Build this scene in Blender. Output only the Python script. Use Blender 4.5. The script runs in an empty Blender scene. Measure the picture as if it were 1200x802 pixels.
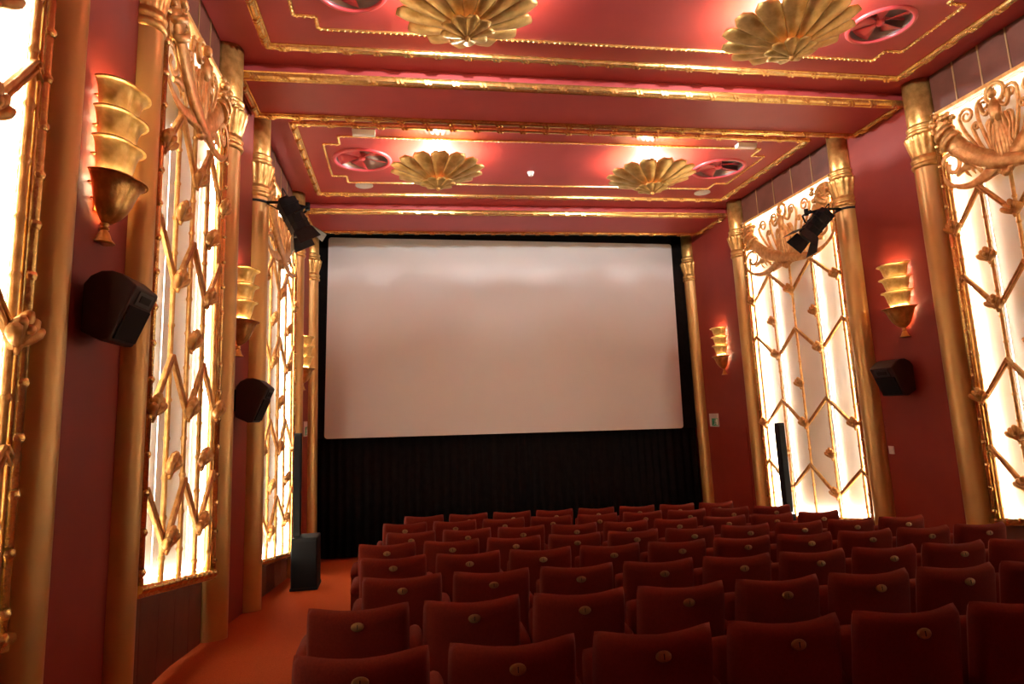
import bpy, bmesh, math, random
from math import sin, cos, pi, radians, sqrt, atan2, floor as flr
from mathutils import Vector, Matrix

random.seed(7)
scene = bpy.context.scene
col = scene.collection

# ------------------------------------------------------------------ camera
CAMZ = 1.57
F_PX, CX, CY = 760.0, 600.0, 361.5
YAW, PITCH, ROLL = 0.173, 0.1623, -0.0423
fw = Vector((sin(YAW) * cos(PITCH), cos(YAW) * cos(PITCH), sin(PITCH)))
rt = Vector((cos(YAW), -sin(YAW), 0))
up = rt.cross(fw)
rt2 = rt * cos(ROLL) + up * sin(ROLL)
up2 = up * cos(ROLL) - rt * sin(ROLL)
cam_data = bpy.data.cameras.new('camera')
cam = bpy.data.objects.new('camera', cam_data)
col.objects.link(cam)
m3 = Matrix((rt2, up2, -fw)).transposed()
cam.matrix_world = Matrix.Translation((0, 0, CAMZ)) @ m3.to_4x4()
cam_data.sensor_fit = 'HORIZONTAL'
cam_data.sensor_width = 36.0
cam_data.lens = F_PX / 1200 * 36.0
cam_data.shift_y = (CY - 401.0) / 1200.0
cam_data.clip_start = 0.05
scene.camera = cam

# ------------------------------------------------------------------ world, exposure
world = bpy.data.worlds.new('world')
scene.world = world
world.use_nodes = True
world.node_tree.nodes['Background'].inputs[0].default_value = (0.0, 0.0, 0.0, 1)
world.node_tree.nodes['Background'].inputs[1].default_value = 0.0
scene.view_settings.view_transform = 'Standard'
scene.view_settings.look = 'None'
scene.view_settings.exposure = 0.48
scene.view_settings.gamma = 1.0
scene.view_settings.use_curve_mapping = False

# light levels (every lamp of the hall takes its strength from here)
TUBE = 26.0          # fluorescent tubes behind the grilles
BULB = 138.0          # bulb inside a ceiling lamp, watts
SCONCE = 105.0        # tube inside a sconce
WARM = (1.0, 0.80, 0.52)
WARMW = (1.0, 0.89, 0.70)

# ------------------------------------------------------------------ materials
def new_mat(name):
    m = bpy.data.materials.new(name)
    m.use_nodes = True
    nt = m.node_tree
    return m, nt, nt.nodes['Principled BSDF']

def paint(name, c1, c2, rough=0.6, metal=0.0, scale=6.0, bump=0.0, bscale=60.0, spec=0.5, detail=4.0, sheen=0.0, lo=0.35, hi=0.68):
    m, nt, b = new_mat(name)
    tc = nt.nodes.new('ShaderNodeTexCoord')
    n = nt.nodes.new('ShaderNodeTexNoise')
    n.inputs['Scale'].default_value = scale
    n.inputs['Detail'].default_value = detail
    nt.links.new(tc.outputs['Object'], n.inputs['Vector'])
    r = nt.nodes.new('ShaderNodeValToRGB')
    r.color_ramp.elements[0].position = lo
    r.color_ramp.elements[1].position = hi
    r.color_ramp.elements[0].color = (*c1, 1)
    r.color_ramp.elements[1].color = (*c2, 1)
    nt.links.new(n.outputs['Fac'], r.inputs['Fac'])
    nt.links.new(r.outputs['Color'], b.inputs['Base Color'])
    b.inputs['Roughness'].default_value = rough
    b.inputs['Metallic'].default_value = metal
    b.inputs['Specular IOR Level'].default_value = spec
    if sheen:
        b.inputs['Sheen Weight'].default_value = sheen
        b.inputs['Sheen Roughness'].default_value = 0.4
        b.inputs['Sheen Tint'].default_value = (1.0, 0.35, 0.2, 1)
    if bump:
        n2 = nt.nodes.new('ShaderNodeTexNoise')
        n2.inputs['Scale'].default_value = bscale
        n2.inputs['Detail'].default_value = 3.0
        nt.links.new(tc.outputs['Object'], n2.inputs['Vector'])
        bp = nt.nodes.new('ShaderNodeBump')
        bp.inputs['Strength'].default_value = bump
        bp.inputs['Distance'].default_value = 0.01
        nt.links.new(n2.outputs['Fac'], bp.inputs['Height'])
        nt.links.new(bp.outputs['Normal'], b.inputs['Normal'])
    return m

def emit(name, colr, strength):
    m, nt, b = new_mat(name)
    b.inputs['Base Color'].default_value = (0.8, 0.8, 0.8, 1)
    b.inputs['Emission Color'].default_value = (*colr, 1)
    b.inputs['Emission Strength'].default_value = strength
    return m

M = {}
M['wall'] = paint('red_wall_paint', (0.245, 0.027, 0.016), (0.270, 0.032, 0.019), 0.55, scale=3, bump=0.05, bscale=90, spec=0.35)
M['ceil'] = paint('red_ceiling_paint', (0.400, 0.056, 0.058), (0.440, 0.064, 0.066), 0.5, scale=2, bump=0.05, bscale=90, spec=0.35)
M['gold'] = paint('gold_leaf', (0.58, 0.31, 0.08), (0.86, 0.54, 0.18), 0.32, 0.7, scale=14, bump=0.25, bscale=45)
M['goldbright'] = paint('bright_gold_leaf', (0.72, 0.43, 0.13), (0.95, 0.68, 0.28), 0.27, 0.9, scale=22, bump=0.3, bscale=60)
M['lampgold'] = paint('aged_gold_leaf', (0.50, 0.33, 0.09), (0.80, 0.60, 0.24), 0.42, 0.7, scale=9, bump=0.25, bscale=35)
M['bronze'] = paint('bronze_gold_paint', (0.60, 0.36, 0.12), (0.67, 0.42, 0.15), 0.36, 0.5, scale=3, bump=0.08, bscale=30)
M['orn'] = paint('ornament_gold', (0.54, 0.26, 0.07), (0.78, 0.45, 0.16), 0.38, 0.5, scale=16, bump=0.35, bscale=40)
M['cupgold'] = paint('sconce_gold_leaf', (0.66, 0.44, 0.13), (0.92, 0.70, 0.30), 0.30, 0.6, scale=14, bump=0.2, bscale=45)
M['wood'] = paint('brown_board', (0.120, 0.038, 0.024), (0.150, 0.048, 0.031), 0.5, scale=5, bump=0.08, bscale=40)
M['strip'] = paint('brown_gold_strip', (0.40, 0.26, 0.12), (0.50, 0.33, 0.16), 0.4, 0.4)
M['white'] = paint('white_enamel', (0.86, 0.86, 0.82), (0.89, 0.89, 0.85), 0.6, scale=2)
M['plastic'] = paint('white_plastic', (0.78, 0.76, 0.74), (0.82, 0.80, 0.78), 0.4, scale=2)
M['tube'] = emit('warm_tube_light', WARMW, TUBE)
M['stube'] = emit('sconce_tube_light', WARM, SCONCE)
M['velvet'] = paint('red_velvet', (0.150, 0.015, 0.008), (0.180, 0.019, 0.010), 0.85, scale=90, bump=0.2, bscale=300, spec=0.15, sheen=0.12)
M['brass'] = paint('brass_plate', (0.34, 0.20, 0.08), (0.44, 0.27, 0.12), 0.45, 0.7, scale=40)
M['seatmetal'] = paint('dark_seat_metal', (0.012, 0.009, 0.008), (0.02, 0.015, 0.012), 0.5, 0.3)
M['carpet'] = paint('rust_red_carpet', (0.430, 0.080, 0.024), (0.540, 0.112, 0.034), 0.95, scale=120, bump=0.5, bscale=400, spec=0.05)
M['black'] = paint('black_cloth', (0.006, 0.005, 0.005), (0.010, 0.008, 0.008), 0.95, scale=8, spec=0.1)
M['blackplastic'] = paint('black_plastic', (0.007, 0.007, 0.008), (0.012, 0.012, 0.014), 0.6, scale=20, spec=0.2)
M['greymetal'] = paint('dark_grey_metal', (0.030, 0.030, 0.032), (0.045, 0.045, 0.048), 0.45, 0.3, scale=20)
M['maroon'] = paint('maroon_cabinet', (0.024, 0.004, 0.004), (0.032, 0.006, 0.005), 0.6, scale=20)
M['mesh'] = paint('speaker_cloth', (0.007, 0.007, 0.008), (0.013, 0.013, 0.015), 0.8, scale=220, spec=0.15)
M['screen'] = paint('white_screen', (0.67, 0.67, 0.68), (0.69, 0.69, 0.70), 0.75, scale=1, spec=0.2)
M['fanred'] = paint('red_fan_enamel', (0.52, 0.060, 0.075), (0.60, 0.075, 0.09), 0.3, scale=4)
M['fangrey'] = paint('grey_vent_metal', (0.35, 0.30, 0.30), (0.42, 0.36, 0.36), 0.35, 0.5, scale=12)
M['green'] = paint('sign_green', (0.02, 0.30, 0.16), (0.03, 0.34, 0.18), 0.5)
M['cable'] = paint('cable_black', (0.008, 0.008, 0.008), (0.012, 0.012, 0.012), 0.5)

# ------------------------------------------------------------------ mesh builder
class MB:
    def __init__(s):
        s.v = []; s.f = []; s.sm = []
    def add(s, vs, fs, smooth=True):
        o = len(s.v)
        s.v += [tuple(p) for p in vs]
        s.f += [tuple(i + o for i in f) for f in fs]
        s.sm += [smooth] * len(fs)
    def box(s, x0, x1, y0, y1, z0, z1):
        vs = [(x, y, z) for x in (x0, x1) for y in (y0, y1) for z in (z0, z1)]
        s.add(vs, [(0, 1, 3, 2), (4, 6, 7, 5), (0, 4, 5, 1), (2, 3, 7, 6), (0, 2, 6, 4), (1, 5, 7, 3)], False)
    def hexa(s, p):            # 8 points: bottom 4 ccw, top 4 ccw
        s.add(p, [(3, 2, 1, 0), (4, 5, 6, 7), (0, 1, 5, 4), (1, 2, 6, 5), (2, 3, 7, 6), (3, 0, 4, 7)], False)
    def prism(s, poly, axis, a, b):
        """poly: list of 2D points; extruded along axis ('x','y','z') from a to b"""
        n = len(poly)
        def P(q, t):
            return {'x': (t, q[0], q[1]), 'y': (q[0], t, q[1]), 'z': (q[0], q[1], t)}[axis]
        vs = [P(q, a) for q in poly] + [P(q, b) for q in poly]
        fs = [tuple(range(n - 1, -1, -1)), tuple(range(n, 2 * n))]
        fs += [(i, (i + 1) % n, n + (i + 1) % n, n + i) for i in range(n)]
        s.add(vs, fs, False)
    def tube(s, path, rad, n=8, cap=True, flat=1.0, fdir=None, closed=False):
        """round tube along a path; rad number or list; flat scales the fdir direction"""
        P = [Vector(p) for p in path]
        k = len(P)
        R = rad if isinstance(rad, (list, tuple)) else [rad] * k
        vs = []
        prev = None
        for i, p in enumerate(P):
            if closed:
                t = P[(i + 1) % k] - P[i - 1]
            else:
                t = P[min(i + 1, k - 1)] - P[max(i - 1, 0)]
            t.normalize()
            if fdir is not None:
                a = Vector(fdir)
            elif prev is not None:
                a = prev
            else:
                a = Vector((0, 0, 1)) if abs(t.z) < 0.9 else Vector((1, 0, 0))
            a = a - t * a.dot(t)
            if a.length < 1e-6:
                a = Vector((0, 1, 0)) - t * t.y
            a.normalize(); prev = a
            b = t.cross(a)
            for j in range(n):
                w = 2 * pi * j / n
                vs.append(p + a * (cos(w) * R[i] * flat) + b * (sin(w) * R[i]))
        fs = []
        for i in range(k if closed else k - 1):
            i2 = (i + 1) % k
            for j in range(n):
                fs.append((i * n + j, i * n + (j + 1) % n, i2 * n + (j + 1) % n, i2 * n + j))
        s.add(vs, fs)
        if cap and not closed:
            s.f.append(tuple(len(s.v) - len(vs) + j for j in range(n - 1, -1, -1))); s.sm.append(False)
            s.f.append(tuple(len(s.v) - n + j for j in range(n))); s.sm.append(False)
    def lathe(s, prof, n=24, c=(0, 0, 0), a0=0.0, a1=2 * pi, rfun=None, smooth=True):
        """prof: (r, z) list, revolved about z through c"""
        full = abs(a1 - a0 - 2 * pi) < 1e-6
        m = n if full else n + 1
        vs = []
        for (r, z) in prof:
            for j in range(m):
                w = a0 + (a1 - a0) * j / n
                q = r * (rfun(w, z, r) if rfun else 1.0)
                vs.append((c[0] + q * cos(w), c[1] + q * sin(w), c[2] + z))
        fs = []
        for i in range(len(prof) - 1):
            for j in range(n):
                j2 = (j + 1) % m if full else j + 1
                fs.append((i * m + j, i * m + j2, (i + 1) * m + j2, (i + 1) * m + j))
        s.add(vs, fs, smooth)
    def ball(s, c, r, n=10, k=6, sc=(1, 1, 1)):
        vs = []; fs = []
        for i in range(k + 1):
            t = pi * i / k
            for j in range(n):
                w = 2 * pi * j / n
                vs.append((c[0] + r * sc[0] * sin(t) * cos(w), c[1] + r * sc[1] * sin(t) * sin(w), c[2] + r * sc[2] * cos(t)))
        for i in range(k):
            for j in range(n):
                fs.append((i * n + j, (i + 1) * n + j, (i + 1) * n + (j + 1) % n, i * n + (j + 1) % n))
        s.add(vs, fs)
    def mesh(s, name, mat, fix=True):
        me = bpy.data.meshes.new(name)
        me.from_pydata(s.v, [], s.f)
        me.polygons.foreach_set('use_smooth', s.sm)
        if fix:
            bm = bmesh.new(); bm.from_mesh(me)
            bmesh.ops.remove_doubles(bm, verts=bm.verts, dist=1e-5)
            bmesh.ops.recalc_face_normals(bm, faces=bm.faces)
            bm.to_mesh(me); bm.free()
        me.materials.append(M[mat])
        me.update()
        return me
    def build(s, name, mat, parent=None, fix=True):
        return link(name, s.mesh(name, mat, fix), parent)

def link(name, me, parent=None, loc=None, rot=None, scale=None):
    o = bpy.data.objects.new(name, me)
    col.objects.link(o)
    if parent is not None: o.parent = parent
    if loc is not None: o.location = loc
    if rot is not None: o.rotation_euler = rot
    if scale is not None: o.scale = scale
    return o

def tag(o, label, cat, group=None):
    o['label'] = label; o['category'] = cat
    if group: o['group'] = group
    return o

def struct(o, label=None):
    o['kind'] = 'structure'
    if label: o['label'] = label
    return o

def thing(name, loc, label, cat, group=None, rot=(0, 0, 0)):
    o = bpy.data.objects.new(name, None)
    o.empty_display_size = 0.1
    col.objects.link(o)
    o.location = loc; o.rotation_euler = rot
    return tag(o, label, cat, group)

def solid(o, t, off=1.0):
    md = o.modifiers.new('thickness', 'SOLIDIFY')
    md.thickness = t; md.offset = off
    return o

def copy_tree(o, parent=None):
    c = o.copy(); col.objects.link(c)
    if parent is not None: c.parent = parent
    for ch in list(o.children): copy_tree(ch, c)
    return c

# ------------------------------------------------------------------ dimensions
XL, XR = -1.69, 6.22          # faces of the wall piers
ZC, ZS = 5.333, 5.17          # coffer ceiling, beam soffit
YB, YE = -3.2, 13.45          # rear wall, screen wall
GN = [(-3.3, 0.04), (2.5, -0.05), (5.5, -0.165), (6.35, -0.255), (13.6, -1.02)]
def gfl(y):
    for (a, za), (b, zb) in zip(GN, GN[1:]):
        if y <= b:
            return za + (zb - za) * (y - a) / (b - a)
    return GN[-1][1]
TILT = 0.0198
def zfloor(x, y):
    return gfl(y) - TILT * (x + 1.2)

LCOL = [1.45, 3.36, 4.41, 6.42, 7.84, 10.75, 12.62]
RCOL = [1.45, 3.36, 4.44, 6.40, 7.86, 10.80, 12.90]
CR = [0.12, 0.12, 0.115, 0.155, 0.155, 0.155, 0.155]
BAYS = [(0, 1), (2, 3), (4, 5)]          # columns that flank a grille

# ------------------------------------------------------------------ floor
b = MB()
xs = [-2.15 + i * (8.85 / 6) for i in range(7)]
ys = [YB - 0.1, -1, 1, 2.5, 4, 5.5, 6.35, 8, 10, 12, YE + 0.1]
vs = [(x, y, zfloor(x, y)) for y in ys for x in xs]
fs = [(j * 7 + i, j * 7 + i + 1, (j + 1) * 7 + i + 1, (j + 1) * 7 + i) for j in range(len(ys) - 1) for i in range(6)]
b.add(vs, fs, True)
low = [(x, y, zfloor(x, y) - 0.15) for y in ys for x in xs]
b.add(low, [f[::-1] for f in fs], True)
struct(b.build('floor', 'carpet'), 'sloping floor covered in rust red carpet')

# ------------------------------------------------------------------ walls
def build_wall(side):
    X = XL if side == 'left' else XR
    s = -1 if side == 'left' else 1
    cols = LCOL if side == 'left' else RCOL
    b = MB()
    def wb(d0, d1, y0, y1, z0, z1):
        xa, xb = X + s * d0, X + s * d1
        b.box(min(xa, xb), max(xa, xb), y0, y1, z0, z1)
    ztop = ZC + 0.3
    segs = [(YB, cols[0] + 0.02), (cols[1] - 0.02, cols[2] + 0.02), (cols[3] - 0.02, cols[4] + 0.02), (cols[5] - 0.02, YE)]
    for y0, y1 in segs:
        wb(0, 0.45, y0, y1, -1.4, ztop)
    for (i, j) in BAYS:
        wb(0.13, 0.45, cols[i] + 0.02, cols[j] - 0.02, -1.4, ztop)
    w = b.build('wall_' + side, 'wall')
    struct(w, 'deep red painted %s wall of the auditorium' % side)
    return w
WALL = {sd: build_wall(sd) for sd in ('left', 'right')}
b = MB(); b.box(XL - 0.4, XR + 0.4, YB - 0.2, YB, -0.3, ZC + 0.3)
struct(b.build('wall_rear', 'wall'), 'red wall at the rear of the auditorium')
b = MB(); b.box(XL - 0.4, XR + 0.4, YE, YE + 0.2, -1.4, ZC + 0.3)
struct(b.build('wall_screen', 'black'), 'black wall behind the screen')

# ------------------------------------------------------------------ ceiling with coffers, beams and round vent holes
FANS = [(-0.52, 9.22, 0.43), (5.08, 9.22, 0.43), (-0.39, 5.34, 0.33), (4.87, 5.32, 0.33)]
HOLE = 0.86       # hole radius as share of fan radius
b = MB()
def cquad(x0, x1, y0, y1, z=ZC):
    b.add([(x0, y0, z), (x1, y0, z), (x1, y1, z), (x0, y1, z)], [(3, 2, 1, 0)], False)
def cstrip(y0, y1, fans):
    if not fans:
        cquad(XL - 0.4, XR + 0.4, y0, y1); return
    hs = max(f[2] for f in fans) + 0.08
    fy = fans[0][1]
    cquad(XL - 0.4, XR + 0.4, y0, fy - hs); cquad(XL - 0.4, XR + 0.4, fy + hs, y1)
    x = XL - 0.4
    for (cx, cy, r) in fans:
        cquad(x, cx - hs, fy - hs, fy + hs); x = cx + hs
        n = 32; o = []; c = []
        for k in range(n):
            w = 2 * pi * k / n
            m = max(abs(cos(w)), abs(sin(w)))
            o.append((cx + hs * cos(w) / m, fy + hs * sin(w) / m, ZC))
            c.append((cx + r * HOLE * cos(w), cy + r * HOLE * sin(w), ZC))
        b.add(o + c, [(k, n + k, n + (k + 1) % n, (k + 1) % n) for k in range(n)], False)
    cquad(x, XR + 0.4, fy - hs, fy + hs)
FANS = [(-0.52, 9.22, 0.43), (5.08, 9.22, 0.43), (-0.39, 5.33, 0.33), (4.87, 5.33, 0.33)]
cstrip(YB - 0.1, 4.4, None)
cstrip(4.4, 7.0, FANS[2:])
cstrip(7.0, 12.0, FANS[:2])
cstrip(12.0, YE + 0.1, None)
ceil = b.build('ceiling', 'ceil', fix=True)
struct(ceil, 'dark rose red coffered ceiling with gilt mouldings')
b = MB(); b.box(XL - 0.4, XR + 0.4, YB - 0.1, YE + 0.1, ZC + 0.26, ZC + 0.32)
b.build('ceiling_deck', 'ceil', ceil)

BEAMS = [(3.50, 4.32), (6.65, 7.53), (11.19, 12.40)]
for (y0, y1) in BEAMS + [(0.3, 1.3)]:
    b = MB(); b.box(XL - 0.05, XR + 0.05, y0, y1, ZS, ZC + 0.02)
    b.build('beam', 'ceil', ceil)

def moulding(p0, p1, w, h, nrm, name='gilt_moulding', mat='goldbright', step=0.30, parent=None, rope=False):
    """half-round moulding strip with bound ribbons"""
    p0 = Vector(p0); p1 = Vector(p1)
    d = p1 - p0; L = d.length; d.normalize()
    nrm = Vector(nrm).normalized(); sd = d.cross(nrm)
    mb = MB()
    def sect(t, sc):
        c = p0 + d * t
        pts = [(-1, 0), (-1, 0.25), (-0.72, 0.3), (-0.62, 0.72), (-0.25, 1.0), (0.25, 1.0), (0.62, 0.72), (0.72, 0.3), (1, 0.25), (1, 0)]
        return [c + sd * (a * w / 2 * sc) + nrm * (q * h * sc) for a, q in pts]
    prof = [0.0, L]
    rings = [sect(0, 1), sect(L, 1)]
    n = len(rings[0])
    mb.add(rings[0] + rings[1], [(i, (i + 1) % n, n + (i + 1) % n, n + i) for i in range(n)] + [tuple(range(n)), tuple(range(2 * n - 1, n - 1, -1))], False)
    k = max(1, int(L / step))
    for i in range(k):
        t = (i + 0.5) * L / k
        if rope:
            c = p0 + d * t + nrm * h * 0.8
            mb.ball(c, w * 0.42, 6, 4)
        else:
            for q in (-0.022, 0.022):
                if 0.02 < t + q < L - 0.02:
                    c = p0 + d * (t + q)
                    a = [c + d * (0.014 * u + 0.024 * sv) + sd * (sv * w * 0.40) + nrm * (h * (0.95 if abs(sv) > 0.5 else 1.5)) for u in (-1, 1) for sv in (-1, 0, 1)]
                    lowp = [x - nrm * h * 0.5 for x in a]
                    mb.add(a + lowp, [(0, 1, 4, 3), (1, 2, 5, 4), (0, 6, 7, 1), (1, 7, 8, 2), (3, 4, 10, 9), (4, 5, 11, 10), (0, 3, 9, 6), (2, 8, 11, 5)], False)
    return mb.build(name, mat, parent if parent is not None else ceil, fix=False)

DN = (0, 0, -1)
for (y0, y1) in BEAMS:
    xa, xb = XL + 0.07, XR + 0.0
    moulding((xa, y0 - 0.012, ZS + 0.012), (xb, y0 - 0.012, ZS + 0.012), 0.105, 0.05, (0, -0.75, -0.65))
    moulding((xa, y1 - 0.03, ZS), (xb, y1 - 0.03, ZS), 0.085, 0.045, DN)
    moulding((xa, y0, ZS), (xa, y1, ZS), 0.10, 0.04, DN, step=0.4)
    moulding((xb - 0.03, y0, ZS), (xb - 0.03, y1, ZS), 0.10, 0.04, DN, step=0.4)
FRAMES = [(-1.28, 5.87, 4.47, 6.29), (-1.31, 5.873, 8.03, 10.67)]
for (x0, x1, y0, y1) in FRAMES:
    moulding((x0, y0, ZC), (x1, y0, ZC), 0.095, 0.045, DN)
    moulding((x0, y1, ZC), (x1, y1, ZC), 0.095, 0.045, DN)
    moulding((x0, y0, ZC), (x0, y1, ZC), 0.095, 0.045, DN)
    moulding((x1, y0, ZC), (x1, y1, ZC), 0.095, 0.045, DN)
INNER = [(-0.945, 5.475, 4.73, 5.955, 0.20, 0.195), (-1.01, 5.555, 8.40, 10.13, 0.22, 0.27)]
for (x0, x1, y0, y1, nx, ny) in INNER:
    P = [(x0 + nx, y0), (x1 - nx, y0), (x1 - nx, y0 + ny), (x1, y0 + ny), (x1, y1 - ny), (x1 - nx, y1 - ny), (x1 - nx, y1), (x0 + nx, y1), (x0 + nx, y1 - ny), (x0, y1 - ny), (x0, y0 + ny), (x0 + nx, y0 + ny)]
    for i in range(12):
        a, c = P[i], P[(i + 1) % 12]
        moulding((a[0], a[1], ZC), (c[0], c[1], ZC), 0.036, 0.018, DN, name='rope_moulding', step=0.055, rope=True)

# ------------------------------------------------------------------ columns
def column_meshes(r):
    z1 = ZC - 0.005
    cap = MB()
    # lower astragal, flaring leaf drum, upper astragals
    cap.lathe([(r * 0.98, 4.24), (r * 1.10, 4.25), (r * 1.17, 4.275), (r * 1.10, 4.30), (r * 1.05, 4.31), (r * 1.13, 4.33), (r * 1.16, 4.35), (r * 1.08, 4.37), (r * 1.05, 4.39)], 32)
    n = 64
    def flute(w, z, q):
        t = (z - 4.39) / 0.26
        return 0.97 + 0.13 * abs(cos(8 * w)) * min(1, max(0, t * 3))
    cap.lathe([(r * 1.03, 4.385), (r * 1.05, 4.44), (r * 1.10, 4.50), (r * 1.19, 4.57), (r * 1.27, 4.62), (r * 1.25, 4.645), (r * 1.12, 4.65)], n, rfun=flute)
    cap.lathe([(r * 1.0, 4.645), (r * 1.16, 4.655), (r * 1.20, 4.68), (r * 1.12, 4.70), (r * 1.06, 4.71), (r * 1.14, 4.725), (r * 1.17, 4.75), (r * 1.06, 4.775), (r * 1.0, 4.78)], 32)
    upd = MB()
    upd.lathe([(r * 1.0, 4.77), (r * 1.03, 4.80), (r * 1.03, z1)], 32)
    upd.lathe([(0.001, z1), (r * 1.03, z1)], 32)
    return cap.mesh('capital', 'gold'), upd.mesh('upper_drum', 'gold')
CM = {r: column_meshes(r) for r in set(CR)}
COLTXT = {
    ('left', 0): 'gilded half column on the left wall nearest the rear of the hall',
    ('left', 1): 'gilded column at the left edge, between the cut-off grille and first sconce',
    ('left', 2): 'gilded column on the left wall just past the largest sconce',
    ('left', 3): 'gilded column on the left wall between second grille and second sconce',
    ('left', 4): 'gilded column behind the left stage spotlight, beside the second left sconce',
    ('left', 5): 'slim gilded column on the left wall just before the furthest left sconce',
    ('left', 6): 'gilded corner column at the left edge of the screen',
    ('right', 0): 'gilded half column on the right wall nearest the rear of the hall',
    ('right', 1): 'gilded column on the right wall beyond the right edge of the photo, rear one',
    ('right', 2): 'gilded column on the right wall just beyond the right edge of the photo',
    ('right', 3): 'gilded column at the far right between wall speaker and cut-off grille',
    ('right', 4): 'gilded column holding the right stage spotlight',
    ('right', 5): 'gilded column on the right wall between furthest right sconce and grille',
    ('right', 6): 'gilded corner column at the right edge of the screen',
}
for side, cols, X in (('left', LCOL, XL), ('right', RCOL, XR)):
    for i, y in enumerate(cols):
        zf = min(zfloor(X + dx, y + dy) for dx in (-.15, .15) for dy in (-.15, .15))
        t = thing('gilded_column', (X, y, zf), COLTXT[(side, i)], 'column', 'gilded columns along the walls')
        r = CR[i]
        cp, ud = CM[r]
        mb = MB(); mb.lathe([(r, 0.0), (r, 4.30 - zf)], 32)
        mb.build('shaft', 'bronze', t)
        link('capital', cp, t, loc=(0, 0, -zf))
        link('upper_drum', ud, t, loc=(0, 0, -zf))

# ------------------------------------------------------------------ grille light panels
def spiral(cx, cz, r0, r1, a0, turns, n=22):
    out = []
    for i in range(n + 1):
        t = i / n
        r = r0 + (r1 - r0) * t
        a = a0 + turns * 2 * pi * t
        out.append((cx + r * cos(a), cz + r * sin(a)))
    return out

def smooth_path(pts, n=6):
    """Catmull-Rom through 2D points"""
    P = [pts[0]] + list(pts) + [pts[-1]]
    out = []
    for i in range(1, len(P) - 2):
        p0, p1, p2, p3 = P[i - 1], P[i], P[i + 1], P[i + 2]
        for k in range(n):
            t = k / n
            out.append(tuple(0.5 * (2 * p1[c] + (-p0[c] + p2[c]) * t + (2 * p0[c] - 5 * p1[c] + 4 * p2[c] - p3[c]) * t * t + (-p0[c] + 3 * p1[c] - 3 * p2[c] + p3[c]) * t ** 3) for c in range(len(p1))))
    out.append(tuple(pts[-1]))
    return out

def rosette_mesh():
    b = MB()
    for k in range(5):
        a = radians(90 + (k - 2) * 27)
        L = 0.100 + (0.012 if k == 2 else 0.0)
        pts = [(0.012 + 0.035 * q * q, L * q * cos(a), -0.055 + L * 1.05 * q * sin(a)) for q in (0, .3, .6, .85, 1.0)]
        b.tube(pts, [0.012, 0.020, 0.026, 0.024, 0.010], 7)
    b.ball((0.045, 0, 0.0), 0.020, 8, 5)
    b.tube([(0.01, 0, -0.085), (0.014, 0, -0.05)], [0.008, 0.018], 7)
    return b.mesh('rosette', 'orn')
ROS = rosette_mesh()

def bar_mesh(L):
    """reeded flat bar of length L along y, centred"""
    b = MB()
    b.box(0.0, 0.022, -L / 2, L / 2, -0.026, 0.026)
    for z in (-0.015, 0.015):
        b.tube([(0.022, -L / 2, z), (0.022, L / 2, z)], 0.011, 6)
    return b.mesh('zigzag_bar', 'orn')

def rod_mesh(L, r=0.019, knots=True, name='upright_rod', mat='orn', seed=0):
    b = MB()
    b.tube([(0.012, 0, 0), (0.012, 0, L)], r, 8)
    if knots:
        z = 0.12 + 0.05 * (seed % 3)
        while z < L - 0.05:
            b.tube([(0.012, 0, z - 0.018), (0.012, 0, z), (0.012, 0, z + 0.018)], [r * 1.05, r * 1.4, r * 1.05], 8, cap=False)
            z += 0.27
    return b.mesh(name, mat)

def stile_mesh(L, zlow):
    b = MB()
    b.box(-0.03, 0.03, -0.042, 0.042, 0, L)
    b.tube([(0.032, 0, 0), (0.032, 0, L)], 0.028, 8)
    for e in (-1, 1):
        b.tube([(0.03, e * 0.036, 0), (0.03, e * 0.036, L)], 0.010, 6)
    z = 0.1
    while z < L - 0.05:
        b.tube([(0.034, 0, z - 0.02), (0.034, 0, z), (0.034, 0, z + 0.02)], [0.03, 0.038, 0.03], 8, cap=False)
        z += 0.24
    return b.mesh('frame_stile', 'goldbright')

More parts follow.
